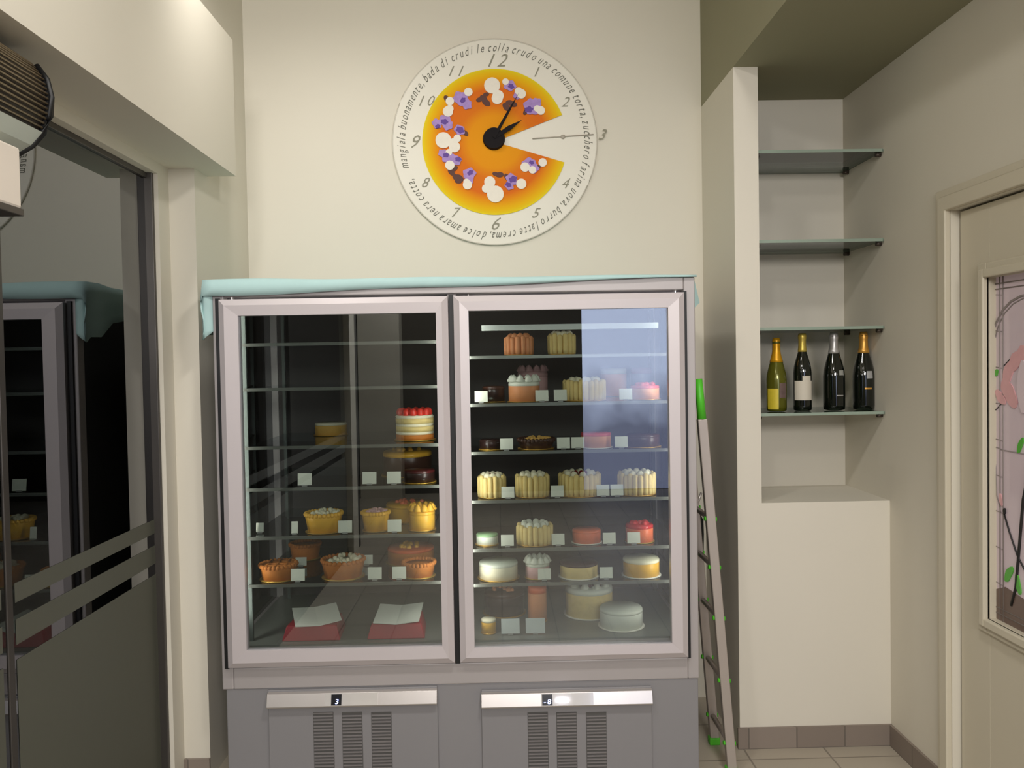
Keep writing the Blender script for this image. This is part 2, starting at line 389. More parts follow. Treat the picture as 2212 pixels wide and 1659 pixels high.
bm_poly(b, [(x-.004 if x > -1.23 else x, z) for x, z in prof], .008, 'y', EY-.004)
obj('end_cap', b, BLACK, ac)
sb = wthing('sensor_box', 'white wall box hanging just below the black-capped air curtain', 'sensor box', (-1.2, 1.9, 1.98))
p = at(48, 452, 1.93)
b = B(); bm_box(b, -1.245, p.x, 1.50, 1.93, p.z, 2.126); obj('housing', b, mat('cream_plastic', (222, 212, 200), .45), sb, .006)
b = B(); bm_box(b, -1.24, p.x+.002, 1.51, 1.935, p.z-.016, p.z+.001); obj('base_strip', b, DARKMETAL, sb, .002)

# ------------------------------------------------------------------ wall clock
CY0 = YB-.012
C = at(1069, 307, CY0)
RC = .478
clk = wthing('wall_clock', 'large round white wall clock with an orange cake picture missing a slice', 'clock', (C.x, YB, C.z))
b = B()
n = 96
pts = [(C.x+RC*math.cos(2*PI*k/n), C.z+RC*math.sin(2*PI*k/n)) for k in range(n)]
bm_poly(b, pts, .011, 'y', CY0); obj('clock_face', b, mat('clock_white', (226, 221, 208), .55, spec=.3), clk, .002)
b = B()
bm_tube(b, [(C.x+(RC-.002)*math.cos(2*PI*k/n), CY0+.002, C.z+(RC-.002)*math.sin(2*PI*k/n)) for k in range(n)], .0035, 6, True)
obj('rim', b, mat('clock_rim', (196, 190, 176), .3), clk)
cm = bpy.data.materials.new('cake_print'); cm.use_nodes = True; nt = cm.node_tree
tc = nt.nodes.new('ShaderNodeTexCoord'); mp = nt.nodes.new('ShaderNodeMapping'); ln = nt.nodes.new('ShaderNodeVectorMath'); ln.operation = 'LENGTH'
mp.inputs['Location'].default_value = (-C.x, 0, -C.z); mp.inputs['Scale'].default_value = (1, 0, 1)
rp = nt.nodes.new('ShaderNodeValToRGB'); nt.links.new(tc.outputs['Object'], mp.inputs[0]); nt.links.new(mp.outputs[0], ln.inputs[0])
dv = nt.nodes.new('ShaderNodeMath'); dv.operation = 'DIVIDE'; dv.inputs[1].default_value = .34
nt.links.new(ln.outputs['Value'], dv.inputs[0]); nt.links.new(dv.outputs[0], rp.inputs[0]); nt.links.new(rp.outputs[0], nt.nodes['Principled BSDF'].inputs[0])
el = rp.color_ramp.elements
el[0].position = 0; el[0].color = srgb(226, 150, 4); el[1].position = 1; el[1].color = srgb(222, 200, 30)
for p_, c_ in ((.36, (222, 142, 4)), (.50, (212, 112, 14)), (.72, (212, 104, 16)), (.80, (222, 138, 4)), (.93, (226, 178, 0))):
    e = el.new(p_); e.color = srgb(*c_)
nt.nodes['Principled BSDF'].inputs['Roughness'].default_value = .6; nt.nodes['Principled BSDF'].inputs['Specular IOR Level'].default_value = .15
RK = .338
a0, a1 = math.radians(21), math.radians(360-17)
pts = [(C.x+.02, C.z-.003)]+[(C.x+RK*math.cos(a0+(a1-a0)*k/90), C.z+RK*math.sin(a0+(a1-a0)*k/90)) for k in range(91)]
b = B(); bm_poly(b, pts, .005, 'y', CY0-.005)
# the printed cake is triangulated from the centre so the notch stays open
b.free(); b = B()
cA = b.verts.new((C.x, CY0-.004, C.z)); ring = [b.verts.new((x, CY0-.004, z)) for x, z in pts[1:]]; ring2 = [b.verts.new((x, CY0, z)) for x, z in pts[1:]]
for u, v in zip(ring, ring[1:]): b.faces.new((cA, u, v))
for i in range(len(ring)-1): b.faces.new((ring[i], ring2[i], ring2[i+1], ring[i+1]))
pic = obj('cake_picture', b, cm, clk)
_lay = [0]
def cdisc(name, m, px, py, rpx, sx=1, sz=1, ang=0, th=.006, lob=0):
    p = at(px, py, CY0); r = rpx*CY0/F; pts = []
    for k in range(20):
        a = 2*PI*k/20; q = r*(1+lob*math.cos(5*a)); u, v = q*sx*math.cos(a), q*sz*math.sin(a)
        pts.append((p.x+u*math.cos(ang)-v*math.sin(ang), p.z+u*math.sin(ang)+v*math.cos(ang)))
    _lay[0] += 1; th += _lay[0]*.00002; b = B(); bm_poly(b, pts, th, 'y', CY0-.004-th); obj(name, b, m, pic)
b = B()
for x, y, r in ((1044, 212, 6), (1050, 222, 8), (1036, 216, 6), (1094, 232, 8), (1100, 222, 6), (1108, 226, 7), (966, 215, 7), (1079, 378, 7), (1096, 384, 7), (1070, 376, 5), (975, 372, 7), (985, 384, 7), (990, 392, 6), (982, 365, 6), (1005, 288, 6), (992, 385, 8), (1160, 362, 6), (1136, 242, 6), (1050, 205, 5)):
    cdisc('chocolate_leaf', mat('chocolate_print', (78, 32, 16), .6), x, y, r, 1.3, .8, random.uniform(-1, 1), .003)
b = B()
for x, y, r in ((1101, 186, 13), (1118, 206, 10), (1148, 232, 18), (1158, 224, 12), (996, 214, 17), (1008, 226, 12), (944, 268, 11), (962, 262, 14), (968, 272, 11), (993, 282, 12), (968, 340, 14), (985, 348, 12), (957, 332, 10), (1014, 376, 14), (1014, 388, 10), (1105, 388, 13), (1100, 402, 10), (1142, 355, 15), (1152, 364, 12)):
    cdisc('purple_flower', mat('pansy_print', (160, 128, 190), .6, vary=.3, scale=60), x, y, r, 1, .85, random.uniform(-1, 1), .0045, .12)
b = B()
for x, y, r in ((1104, 188, 6), (1142, 238, 8), (960, 264, 7), (994, 282, 8), (1016, 374, 6), (1108, 388, 8), (1098, 400, 6), (964, 336, 6), (990, 345, 6), (1000, 218, 6), (946, 274, 5), (1148, 352, 5)):
    cdisc('flower_centre', mat('pansy_dark', (88, 52, 140), .6), x, y, r, 1.1, .8, random.uniform(-1, 1), .006, .15)
b = B()
for x, y, r in ((1063, 186, 17), (1076, 208, 12), (1074, 214, 12), (1126, 204, 10), (1120, 198, 8), (1168, 240, 9), (1012, 200, 9), (968, 242, 11), (972, 236, 8), (958, 304, 17), (982, 318, 12), (980, 310, 10), (988, 300, 8), (972, 358, 10), (1010, 400, 10), (1058, 394, 12), (1050, 408, 9), (1070, 420, 18), (1126, 398, 11), (1172, 352, 9), (1134, 362, 10), (972, 220, 9), (1160, 236, 7), (1008, 394, 7), (970, 330, 7), (1092, 178, 7), (1150, 368, 8)):
    cdisc('white_berry', mat('white_print', (228, 220, 206), .6, vary=.05, scale=60), x, y, r, 1, 1, 0, .0052)
b = B(); p = at(1067, 301, CY0)
bmesh.ops.create_cone(b, cap_ends=True, segments=32, radius1=.052, radius2=.048, depth=.02, matrix=Matrix.Translation((p.x, CY0-.018, p.z)) @ Matrix.Rotation(PI/2, 4, 'X'))
obj('hub', b, mat('clock_black', (24, 20, 22), .7, spec=.15), clk)
def hand(name, tip, w0, w1, dy):
    t = at(*tip, CY0); d = Vector((t.x-p.x, 0, t.z-p.z)); u = d.normalized(); s = Vector((-u.z, 0, u.x)); b = B()
    q = [p+s*w0, p+d*.55+s*w1*.8, p+d, p+d*.55-s*w1*.8, p-s*w0]
    bm_poly(b, [(v.x, v.z) for v in q], .003, 'y', CY0-dy); return obj(name, b, MATS['clock_black'], clk)
hand('minute_hand', (1120, 206), .008, .007, .033); hh = hand('hour_hand', (1127, 263), .007, .014, .030)
b = B(); q0, q1 = at(1150, 300, CY0), at(1282, 291, CY0)
bm_tube(b, [(q0.x, CY0-.003, q0.z), (q1.x, CY0-.003, q1.z)], .0028, 6); q = at(1216, 296, CY0); bm_ball(b, (q.x, CY0-.004, q.z), .010, 1.2, .5, 1)
obj('printed_fork', b, mat('grey_print', (168, 160, 146), .5), clk)
# lettering
_g = {}
def glyph(ch):
    if ch not in _g:
        cu = bpy.data.curves.new('t', 'FONT'); cu.body = ch; cu.size = 1; cu.shear = .45; cu.resolution_u = 2
        o = bpy.data.objects.new('t', cu); COL.objects.link(o); bpy.context.view_layer.update()
        me = o.to_mesh(); vs = [v.co.copy() for v in me.vertices]; fs = [tuple(f.vertices) for f in me.polygons]
        o.to_mesh_clear(); bpy.data.objects.remove(o)
        _g[ch] = (vs, fs, (max((v.x for v in vs), default=.3)+.06) if vs else .33)
    return _g[ch]
def lay(b, ch, xf):
    vs, fs, w = glyph(ch); nv = [b.verts.new(xf(v)) for v in vs]
    for f in fs:
        try: b.faces.new([nv[i] for i in f])
        except ValueError: pass
txt = 'mangiala buonamente, bada di crudi le colla crudo una comune torta, zucchero farina uova, burro latte crema, dolce amara nera cotta, '
sz = .080; Rt = .418
tot = sum(glyph(c)[2] for c in txt); k = 2*PI*Rt/tot/sz*.985
b = B(); ang = math.radians(196)
for ch in txt:
    w = glyph(ch)[2]*sz*k; am = ang-w/2/Rt
    def xf(v, am=am, w=w):
        u = v.x*sz*k-w/2; rr = Rt+v.y*sz*.72; a = am-u/Rt
        return (C.x+rr*math.cos(a), CY0-.0012, C.z+rr*math.sin(a))
    lay(b, ch, xf); ang -= w/Rt
obj('rim_lettering', b, mat('ink_grey', (108, 106, 94), .7), clk)
NUMM = mat('ink_pale', (140, 136, 118), .7)
for i, s in enumerate(('12', '1', '2', '', '4', '5', '6', '7', '8', '9', '10', '11')):
    if not s: continue
    a = PI/2-i*PI/6-.02; r = .378; big = i % 3 == 0; s_ = .084 if big else .066
    x = 0; b = B()
    for ch in s:
        def xf(v, x=x, a=a, s_=s_, s=s): return (C.x+r*math.cos(a)+(v.x+x-.3*len(s))*s_, CY0-.0012, C.z+r*math.sin(a)+(v.y-.35)*s_)
        lay(b, ch, xf); x += glyph(ch)[2]
    obj('numeral', b, NUMM, clk)
b = B(); q = at(1300, 290, CY0)
lay(b, '3', lambda v: (q.x+(v.x-.3)*.07, CY0-.0012, q.z+(v.y-.35)*.07))
obj('numeral', b, NUMM, clk)

# ------------------------------------------------------------------ refrigerated display cabinet
FY = 3.10                                    # front of the cabinet body
fr = wthing('display_fridge', 'tall grey two-door glass refrigerated cabinet full of cakes, teal cloth on top', 'display fridge', (-.16, 3.5, 0))
FL, FR_ = at(462, 800, FY).x, at(1503, 800, FY).x
FT = at(980, 606, FY).z
FB = 3.885
def fz(px, py, Y=FY): return at(px, py, Y).z
z_dt, z_db = fz(724, 645), fz(745, 1431)      # door top/bottom
z_sk = fz(990, 1478)                          # top of the lower panel
z_in = fz(745, 1402)                          # inner floor
post = .042
b = B()
for x0, x1 in ((FL, FL+post), (FR_-post, FR_)):
    bm_box(b, x0, x1, FY, FY+.05, z_sk, FT); bm_box(b, x0, x1, FB-.05, FB, z_sk, FT)
bm_box(b, FL+post, FR_-post, FY, FY+.05, z_dt+.012, FT); bm_box(b, FL+post, FR_-post, FY, FY+.05, z_sk, z_db-.012)
bm_box(b, FL, FR_, FY+.05, FB, FT-.07, FT); bm_box(b, FL+.002, FR_-.002, FY+.05, FB-.001, z_sk, z_in-.001)
XM = at(982, 1000, FY).x
bm_box(b, XM-.018, XM+.018, FY+.012, FY+.05, z_db-.012, z_dt+.012)
obj('body', b, STEEL2, fr, .004)
box('back_panel', FL+post, FR_-post, FB-.04, FB-.012, z_in, FT-.07, DARK, fr)
box('side_panel', FL+.004, FL+.012, FY+.05, FB-.05, z_in, FT-.07, pane('side_glass', (120, 120, 112), .05), fr)
box('side_panel', FR_-.012, FR_-.004, FY+.05, FB-.05, z_in, FT-.07, MATS['side_glass'], fr)
box('divider', XM-.008, XM+.008, FY+.08, FB-.041, z_in, FT-.07, mat('divider_grey', (98, 100, 100), .4, .3), fr)
lp = B(); bm_box(lp, FL+.012, FR_-.003, FY+.006, FB-.002, 0.04, z_sk-.001); bm_box(lp, FL+.04, FR_-.04, FY+.05, FB-.03, 0, .04)
lower = obj('lower_panel', lp, LOWER, fr, .003)
gask = B()
def door_part(x0, x1, inner, nm_y=1):
    y0, y1 = FY-.045, FY-.004
    ix0, ix1, iz0, iz1 = inner
    b = B()
    # frame bars with chamfered front
    def bar(xa, xb, za, zb): bm_box(b, xa, xb, y0, y1, za, zb)
    o4 = [(x0, z_db), (x1, z_db), (x1, z_dt), (x0, z_dt)]; i4 = [(ix0, iz0), (ix1, iz0), (ix1, iz1), (ix0, iz1)]
    m4 = [(x0+.022, z_db+.022), (x1-.022, z_db+.022), (x1-.022, z_dt-.022), (x0+.022, z_dt-.022)]
    def ringf(A, ya, Bq, yb):
        va = [b.verts.new((x, ya, z)) for x, z in A]; vb = [b.verts.new((x, yb, z)) for x, z in Bq]
        for k in range(4): b.faces.new((va[k], va[(k+1) % 4], vb[(k+1) % 4], vb[k]))
    ringf(o4, y1, o4, y0+.014); ringf(o4, y0+.014, m4, y0); ringf(m4, y0, i4, y0+.003); ringf(i4, y0+.003, i4, y1); ringf(i4, y1, o4, y1)
    bmesh.ops.remove_doubles(b, verts=b.verts, dist=1e-5)
    d = obj('door', b, STEEL, fr)
    g = B(); bm_box(g, ix0-.004, ix1+.004, y0+.016, y0+.024, iz0-.004, iz1+.004); obj('glass', g, GLASS, d)
    return d
dl = door_part(at(487, 1000, FY).x, at(975, 1000, FY).x, (at(524, 1000, FY-.03).x, at(948, 1000, FY-.03).x, fz(740, 1399, FY-.03), fz(730, 679, FY-.03)))
dr = door_part(at(987, 1000, FY).x, at(1478, 1000, FY).x, (at(1018, 1000, FY-.03).x, at(1446, 1000, FY-.03).x, fz(1230, 1393, FY-.03), fz(1230, 668, FY-.03)))
for xa, xb in ((at(476, 1000, FY).x, at(485, 1000, FY).x), (at(1479, 1000, FY).x, at(1486, 1000, FY).x), (at(976, 1000, FY).x, at(986, 1000, FY).x)):
    box('gasket', xa, xb, FY-.012, FY+.004, z_db-.01, z_dt+.006, BLACK, fr)
# handles / lower panels
for (x0, x1, dx0, dx1, cols, dg, gl_) in ((580, 945, 705, 818, (678, 740, 803), '3', 0), (1040, 1407, 1168, 1280, (1140, 1202, 1266), '-8', 1)):
    xa, xb = at(x0, 1505, FY).x, at(x1, 1505, FY).x; mz = (x0+x1)/2
    zt_, zb_ = fz(mz, 1489), fz(mz, 1520)
    pn = box('service_panel', xa, xb, FY-.006, FY+.005, .045, zt_+.006, LOWER, lower, .002)
    b = B(); bm_poly(b, [(FY-.004, zt_), (FY-.020, zt_-.004), (FY-.034, zb_+.006), (FY-.03, zb_), (FY-.004, zb_)], xb-xa, 'x', xa)
    h = obj('control_strip', b, SILVER, pn if False else lower, .001)
    da, db_ = at(dx0, 1505, FY).x, at(dx1, 1505, FY).x
    b = B(); bm_poly(b, [(FY-.0225, zt_-.006), (FY-.0355, zb_+.008), (FY-.032, zb_+.009), (FY-.018, zt_-.007)], db_-da, 'x', da)
    obj('display_cover', b, mat('display_cover', (206, 202, 198), .15, .1, coat=.6), lower)
    zc = (zt_+zb_)/2; sx = da+(.030 if gl_ else .05)
    b = B(); q = [(FY-.0245, zt_-.008), (FY-.0362, zb_+.010), (FY-.034, zb_+.012), (FY-.022, zt_-.008)]
    bm_poly(b, q, .038, 'x', sx-.026); obj('screen', b, mat('screen_black', (20, 20, 26), .2), lower)
    b = B(); x = 0
    for ch in dg:
        def xf(v, x=x): 
            t = (v.y)*.6+.2; return (sx-(.022 if gl_ else .012)+(v.x-v.y*.35+x)*.030, FY-.0405+.0117*t*.9-.0012, zb_+.008+t*(zt_-zb_-.014))
        lay(b, ch, xf); x += .45
    obj('led_digits', b, mat('led_blue', (150, 170, 255), .4, emit=(170, 185, 255), estr=5), lower)
    if gl_:
        b = B()
        for k in range(5): bm_box(b, sx+.026+k*.010, sx+.033+k*.010, FY-.040, FY-.036, zc-.006, zc+.006)
        obj('glare_streak', b, mat('glare_white', (240, 240, 255), .4, emit=(240, 242, 255), estr=5), lower)  # glowing blocks imitate the streak of white glare on the display
    for i, gx in enumerate(cols):
        ga, gb = at(gx, 1580, FY).x, at(gx+44, 1580, FY).x; gt = fz(gx, 1537)
        b = B(); bm_box(b, ga, gb, FY-.0068, FY-.006, .07, gt)
        z = .08
        while z < gt-.006:
            bm_box(b, ga+.002, gb-.002, FY-.0105, FY-.0068, z, z+.005, 1); z += .0125
        obj('vent', b, [mat('vent_dark', (88, 86, 84), .6), mat('vent_slat', (122, 118, 118), .5)], lower)
box('pale_bar', at(1040, 700, 3.22).x, at(1420, 700, 3.22).x, 3.2, 3.23, fz(1230, 712, 3.22), fz(1230, 700, 3.22), mat('pale_bar', (190, 196, 190), .3), fr)  # pale bar across the top of the right half
# shelves inside
SY0, SY1 = 3.185, 3.82
LX0, LX1 = at(530, 1000, SY0).x, XM-.012
RX0, RX1 = XM+.012, FR_-.035
def shelf(x0, x1, z, name='shelf', depth=(SY0, SY1)):
    b = B(); bm_box(b, x0, x1, depth[0]+.006, depth[1], z-.008, z)
    bm_box(b, x0, x1, depth[0], depth[0]+.006, z-.011, z+.001, 1); return obj(name, b, [SHELFGLASS, GLASSEDGE2], fr)
GLASSEDGE2 = mat('shelf_rail', (112, 114, 108), .3, .4)
ZRS = [fz(1230, y, SY0) for y in (766, 869, 973, 1078, 1183, 1258)]
ZLS = [fz(740, y, SY0) for y in (739, 836, 962, 1052, 1157, 1260)]
for z in ZRS: shelf(RX0, RX1, z)
for z in ZLS: shelf(LX0, LX1, z)
box('inner_floor', FL+.03, FR_-.03, FY+.05, FB-.04, z_in-.004, z_in+.004, mat('inner_floor_grey', (120, 124, 118), .35, .2), fr)
for x in (LX0-.006, XM-.03, XM+.018, RX1-.008):
    for y in (3.20, 3.78): box('shelf_post', x, x+.014, y, y+.014, z_in, FT-.08, mat('post_grey', (78, 86, 82), .5, .3), fr)

# ------------------------------------------------------------------ teal cloth over the cabinet
def cloth():
    b = B(); rnd = random.Random(3)
    x0, x1 = FL-.03, FR_+.004; nx, ny = 48, 8
    zt = FT+.008
    rows = []
    for i in range(nx+1):
        t = i/nx; x = x0+(x1-x0)*t; bul = .012*math.sin(t*9+1)+.006*math.sin(t*31)
        drop = max(0.0015, .050*(1-t)**.75*(1+.1*math.sin(t*13))-.006)
        lift = .012*(1-t)+.003*math.sin(t*17)
        col_ = []
        col_.append((x, FY-.014-bul*.3, FT-drop)); col_.append((x, FY-.020-bul*.3, FT-drop*.4)); col_.append((x, FY-.012, zt+lift*.6)); col_.append((x, FY+.02, zt+lift))
        for k in range(1, ny+1): col_.append((x, FY+.02+(FB-FY-.02)*k/ny, zt+lift*(1-k/ny)+.004*math.sin(k*2+t*11)))
        rows.append([b.verts.new(c) for c in col_])
    for A, C_ in zip(rows, rows[1:]):
        for k in range(len(A)-1):
            f = b.faces.new((A[k], A[k+1], C_[k+1], C_[k])); f.smooth = True
    # left hanging flap, folded round the front corner
    L = []
    for k in range(ny+4):
        v = rows[0][k]; hh_ = .205 if k < 5 else .20-.012*k
        L.append([v]+[b.verts.new((FL-.034-.006*math.sin(j*1.3), v.co.y+(.0 if k > 3 else .012), v.co.z-(hh_-(FT-v.co.z if k < 3 else 0))*j/5)) for j in range(1, 6)])
    for A, C_ in zip(L, L[1:]):
        for k in range(5):
            f = b.faces.new((A[k], A[k+1], C_[k+1], C_[k])); f.smooth = True
    fl = [[b.verts.new((FL-.034+.036*s/3, FY-.004-.004*math.sin(s*1.5), FT-.004-.20*j/6+(.010*s if j == 6 else 0)))for j in range(7)] for s in range(4)]
    for A, C_ in zip(fl, fl[1:]):
        for k in range(6):
            f = b.faces.new((A[k], A[k+1], C_[k+1], C_[k])); f.smooth = True
    # right flap: a pointed corner hanging clear of the side
    Rr = []
    for k, (y, dz_, ox) in enumerate(((FY+.06, .05, .010), (FY+.14, .10, .016), (FY+.26, .10, .016), (FY+.45, .10, .02), (FB-.05, .08, .01))):
        Rr.append([b.verts.new((FR_+.004+ox*math.sin(j/4*1.4), y, zt-dz_*j/4)) for j in range(5)])
    for A, C_ in zip(Rr, Rr[1:]):
        for k in range(4):
            f = b.faces.new((A[k], A[k+1], C_[k+1], C_[k])); f.smooth = True
    V = [b.verts.new((FR_+dx, FY+yy, FT-dz_)) for dx, yy, dz_ in ((.002, .055, -.006), (.014, .060, .012), (.024, .066, .050), (.036, .075, .092), (.020, .062, .104), (.003, .055, .122), (.003, .052, .06))]
    b.faces.new(V)
    o = obj('cloth_cover', b, CLOTH)
    md = o.modifiers.new('thick', 'SOLIDIFY'); md.thickness = .002
    return tag(o, 'pale teal cloth draped over the top of the grey glass cabinet', 'cloth')
cloth()

# ------------------------------------------------------------------ cakes
GOLD = mat('gold_board', (196, 152, 60), .3, .5)
SPONGE = mat('sponge', (214, 168, 84), .8, vary=.15, scale=60, bump=.3)
BISC = mat('ladyfinger', (226, 200, 132), .8, vary=.15, scale=50, bump=.3)
CREAM = mat('cream', (236, 228, 200), .55, vary=.04, scale=30)
WHITEC = mat('white_icing', (226, 228, 214), .5, vary=.04, scale=20)
CHOC = mat('chocolate', (62, 34, 24), .35, vary=.2, scale=30)
DARKC = mat('dark_chocolate', (44, 24, 22), .3, vary=.2, scale=30)
RED = mat('red_glaze', (206, 40, 44), .25, vary=.1, scale=40)
PINK = mat('pink_glaze', (224, 84, 92), .3, vary=.08, scale=40)
ORANGE = mat('orange_glaze', (232, 112, 66), .35, vary=.08, scale=40)
PEACH = mat('peach', (226, 150, 100), .5, vary=.08, scale=40)
BERRY = mat('berry', (124, 18, 32), .25)
CRUST = mat('baked_crust', (190, 112, 36), .7, vary=.2, scale=40, bump=.3)
CUST = mat('custard', (232, 176, 52), .4, vary=.1, scale=30)
GREENC = mat('pistachio', (158, 196, 148), .5, vary=.08, scale=30)
BOARDW = mat('white_board', (222, 218, 204), .6)
PNK = mat('pale_pink', (222, 176, 176), .5, vary=.08, scale=40)

def board(t, r, m=GOLD):
    b = B(); bm_lathe(b, [(r, 0), (r, .003), (0, .003)], n=28); obj('cake_board', b, m, t)
def drum(b, r, h, z0=.003, rd=.008, wob=0, n=32):
    bm_lathe(b, [(r, z0), (r, z0+h-rd), (r-rd*.3, z0+h-rd*.3), (r-rd, z0+h), (0, z0+h)], n=n, wob=wob)
def ladyfinger(t, r, h, top=CREAM, dots=BERRY, side=BISC, nf=None):
    board(t, r*1.08); b = B(); drum(b, r*.86, h*.72); obj('sponge', b, SPONGE, t)
    b = B(); nf = nf or max(14, int(2*PI*r/.021))
    for k in range(nf):
        a = 2*PI*k/nf; x, y = r*.93*math.cos(a), r*.93*math.sin(a); hk = h*(1+.05*math.sin(k*2.3))
        bm_tube(b, [(x, y, .003), (x, y, .02), (x, y, hk-.006), (x*.98, y*.98, hk)], .01, 7, radii=[.009, .0105, .0105, .006])
    obj('biscuit_ring', b, side, t)
    b = B(); bm_lathe(b, [(r*.84, h*.7), (r*.84, h*.84), (r*.6, h*.9), (0, h*.92)], n=24)
    for k in range(9):
        a = 2*PI*k/9; bm_ball(b, (r*.62*math.cos(a), r*.62*math.sin(a), h*.93), .015, 1, 1, 1.3)
    obj('cream_topping', b, top, t)
    if dots:
        b = B()
        for k in range(7): a = 2*PI*k/7+.3; bm_ball(b, (r*.32*math.cos(a), r*.32*math.sin(a), h*.98), .010)
        obj('fruit', b, dots, t)
def glazed(t, r, h, side, top, bits=None, swirl=None, bd=GOLD):
    board(t, r*1.1, bd); b = B(); drum(b, r, h*.8); obj('cake_body', b, side, t)
    b = B(); bm_lathe(b, [(r*1.005, h*.72), (r*1.01, h*.82), (r*.96, h*.9), (0, h*.92)], n=30); obj('glaze', b, top, t)
    if swirl:
        b = B()
        for k in range(10):
            a = 2*PI*k/10; bm_lathe(b, [(.016, 0), (.019, .006), (.012, .014), (.013, .017), (.004, .027), (0, .029)], r*.8*math.cos(a), r*.8*math.sin(a), h*.9, n=9)
        obj('cream_swirl', b, swirl, t)
    if bits:
        b = B(); rn = random.Random(int(r*1e4))
        for k in range(14): a = rn.uniform(0, 6.28); q = r*.55*math.sqrt(rn.random()); bm_ball(b, (q*math.cos(a), q*math.sin(a), h*.93), rn.uniform(.008, .013))
        obj('fruit', b, bits, t)
def tart(t, r, h, crust=CRUST, fill=CUST, bits=None, lat=False):
    board(t, r*1.02); b = B()
    bm_lathe(b, [(r*.86, .003), (r, h*.85), (r*1.0, h), (r*.94, h), (r*.9, h*.7), (0, h*.7)], n=36, wob=.012, seed=3)
    for k in range(28):
        a = 2*PI*k/28; bm_ball(b, (r*.97*math.cos(a), r*.97*math.sin(a), h*.96), .009)
    obj('crust', b, crust, t)
    b = B(); bm_lathe(b, [(r*.9, h*.72), (r*.88, h*.9), (0, h*.98)], n=28); obj('filling', b, fill, t)
    if lat:
        b = B()
        for s in (-.5, 0, .5):
            w = math.sqrt(1-s*s)*r*.88; bm_tube(b, [(-w, s*r, h*.97), (w, s*r, h*.97)], .006, 6); bm_tube(b, [(s*r, -w, h), (s*r, w, h)], .006, 6)
        obj('lattice', b, crust, t)
    if bits:
        b = B(); rn = random.Random(5)
        for k in range(22): a = rn.uniform(0, 6.28); q = r*.8*math.sqrt(rn.random()); bm_ball(b, (q*math.cos(a), q*math.sin(a), h*1.0), rn.uniform(.008, .012))
        obj('topping', b, bits, t)
def layered(t, r, h):
    board(t, r*1.1, GOLD)
    for i in range(3):
        b = B(); bm_lathe(b, [(r, .003+h*i*.27), (r, .003+h*(i*.27+.17)), (0, .003+h*(i*.27+.17))], n=28, wob=.01, seed=i); obj('pastry_layer', b, CRUST if i == 0 else BISC, t)
        b = B(); bm_lathe(b, [(r*.97, .003+h*(i*.27+.17)), (r*1.0, .003+h*(i*.27+.22)), (r*.97, .003+h*(i+1)*.27), (0, .003+h*(i+1)*.27)], n=28, wob=.02, seed=i); obj('cream_layer', b, CREAM, t)
    b = B()
    for k in range(12): a = 2*PI*k/12; bm_ball(b, (r*.75*math.cos(a), r*.75*math.sin(a), h*.92), .016, 1, 1, 1.2)
    for k in range(5): a = 2*PI*k/5; bm_ball(b, (r*.35*math.cos(a), r*.35*math.sin(a), h*.92), .016)
    obj('strawberry', b, mat('strawberry', (214, 52, 40), .3), t)
def slab(t, w, d, h, side, top):
    b = B(); bm_box(b, -w/2-.008, w/2+.008, -d/2-.008, d/2+.008, 0, .003); obj('cake_board', b, BOARDW, t)
    b = B(); bm_box(b, -w/2, w/2, -d/2, d/2, .003, h*.75); obj('cake_body', b, side, t, .004)
    b = B(); bm_box(b, -w/2, w/2, -d/2, d/2, h*.75, h); obj('glaze', b, top, t, .006, 3)
def S(px, z, Y=3.29, py=1000): return (at(px, py, Y).x, Y, z)
def wpx(w, Y=3.29): return w*Y/F/2
G = 'cakes in the right half of the cabinet'; GL = 'cakes in the left half of the cabinet'
def cake(label, px, py, z, wp, hp, fn, Y=None, grp=G, cat='cake', name='cake'):
    Y0 = 3.30 if Y is None else Y
    r = wpx(wp, Y0)/1.08
    if Y is None: Y0 = max(3.275, SY0+.012+r*1.12)
    x = at(px, py, Y0).x
    lim = (RX0+.017, RX1-.012) if px > 985 else (LX0+.012, LX1-.017)
    x = min(max(x, lim[0]+r*1.1), lim[1]-r*1.1)
    t = thing(name, label, cat, (x, Y0, z), grp)
    fn(t, r, hp*Y0/F); return t
LF = lambda **k: (lambda t, r, h: ladyfinger(t, r, h, **k))
GZ_ = lambda *a, **k: (lambda t, r, h: glazed(t, r, h, *a, **k))
TA = lambda **k: (lambda t, r, h: tart(t, r, h, **k))
SL = lambda side, top: (lambda t, r, h: slab(t, r*2, r*1.6, h, side, top))
e = .0012
# right half, top shelf down
cake('peach-coloured ladyfinger cake on the top shelf of the right half', 1120, 730, ZRS[0]+e, 62, 40, LF(side=PEACH, top=PEACH, dots=None))
cake('yellow ladyfinger cake on the top shelf of the right half', 1213, 730, ZRS[0]+e, 58, 44, LF(dots=None, side=BISC))
cake('dark chocolate cake at the left end of the second shelf, right half', 1066, 840, ZRS[1]+e, 52, 38, GZ_(DARKC, CHOC), Y=3.30)
cake('white and peach cake topped with a red cherry, second shelf, right half', 1132, 835, ZRS[1]+e, 72, 48, GZ_(PEACH, WHITEC, swirl=WHITEC, bits=RED))
cake('ladyfinger cake with cream peaks in the middle of the second shelf', 1262, 840, ZRS[1]+e, 96, 44, LF(dots=None))
cake('red glazed fruit cake with orange sides at the right end of the second shelf', 1393, 840, ZRS[1]+e, 66, 34, GZ_(PEACH, PINK, bits=RED))
cake('pale pink cake standing at the back of the second shelf', 1150, 790, ZRS[1]+e, 70, 62, GZ_(PNK, PNK, swirl=PNK), Y=3.66)
cake('orange-sided cream cake at the back of the second shelf', 1325, 790, ZRS[1]+e, 60, 66, GZ_(PEACH, WHITEC), Y=3.66)
cake('dark red glazed round cake at the back of the second shelf', 1385, 790, ZRS[1]+e, 52, 66, GZ_(DARKC, BERRY), Y=3.66)
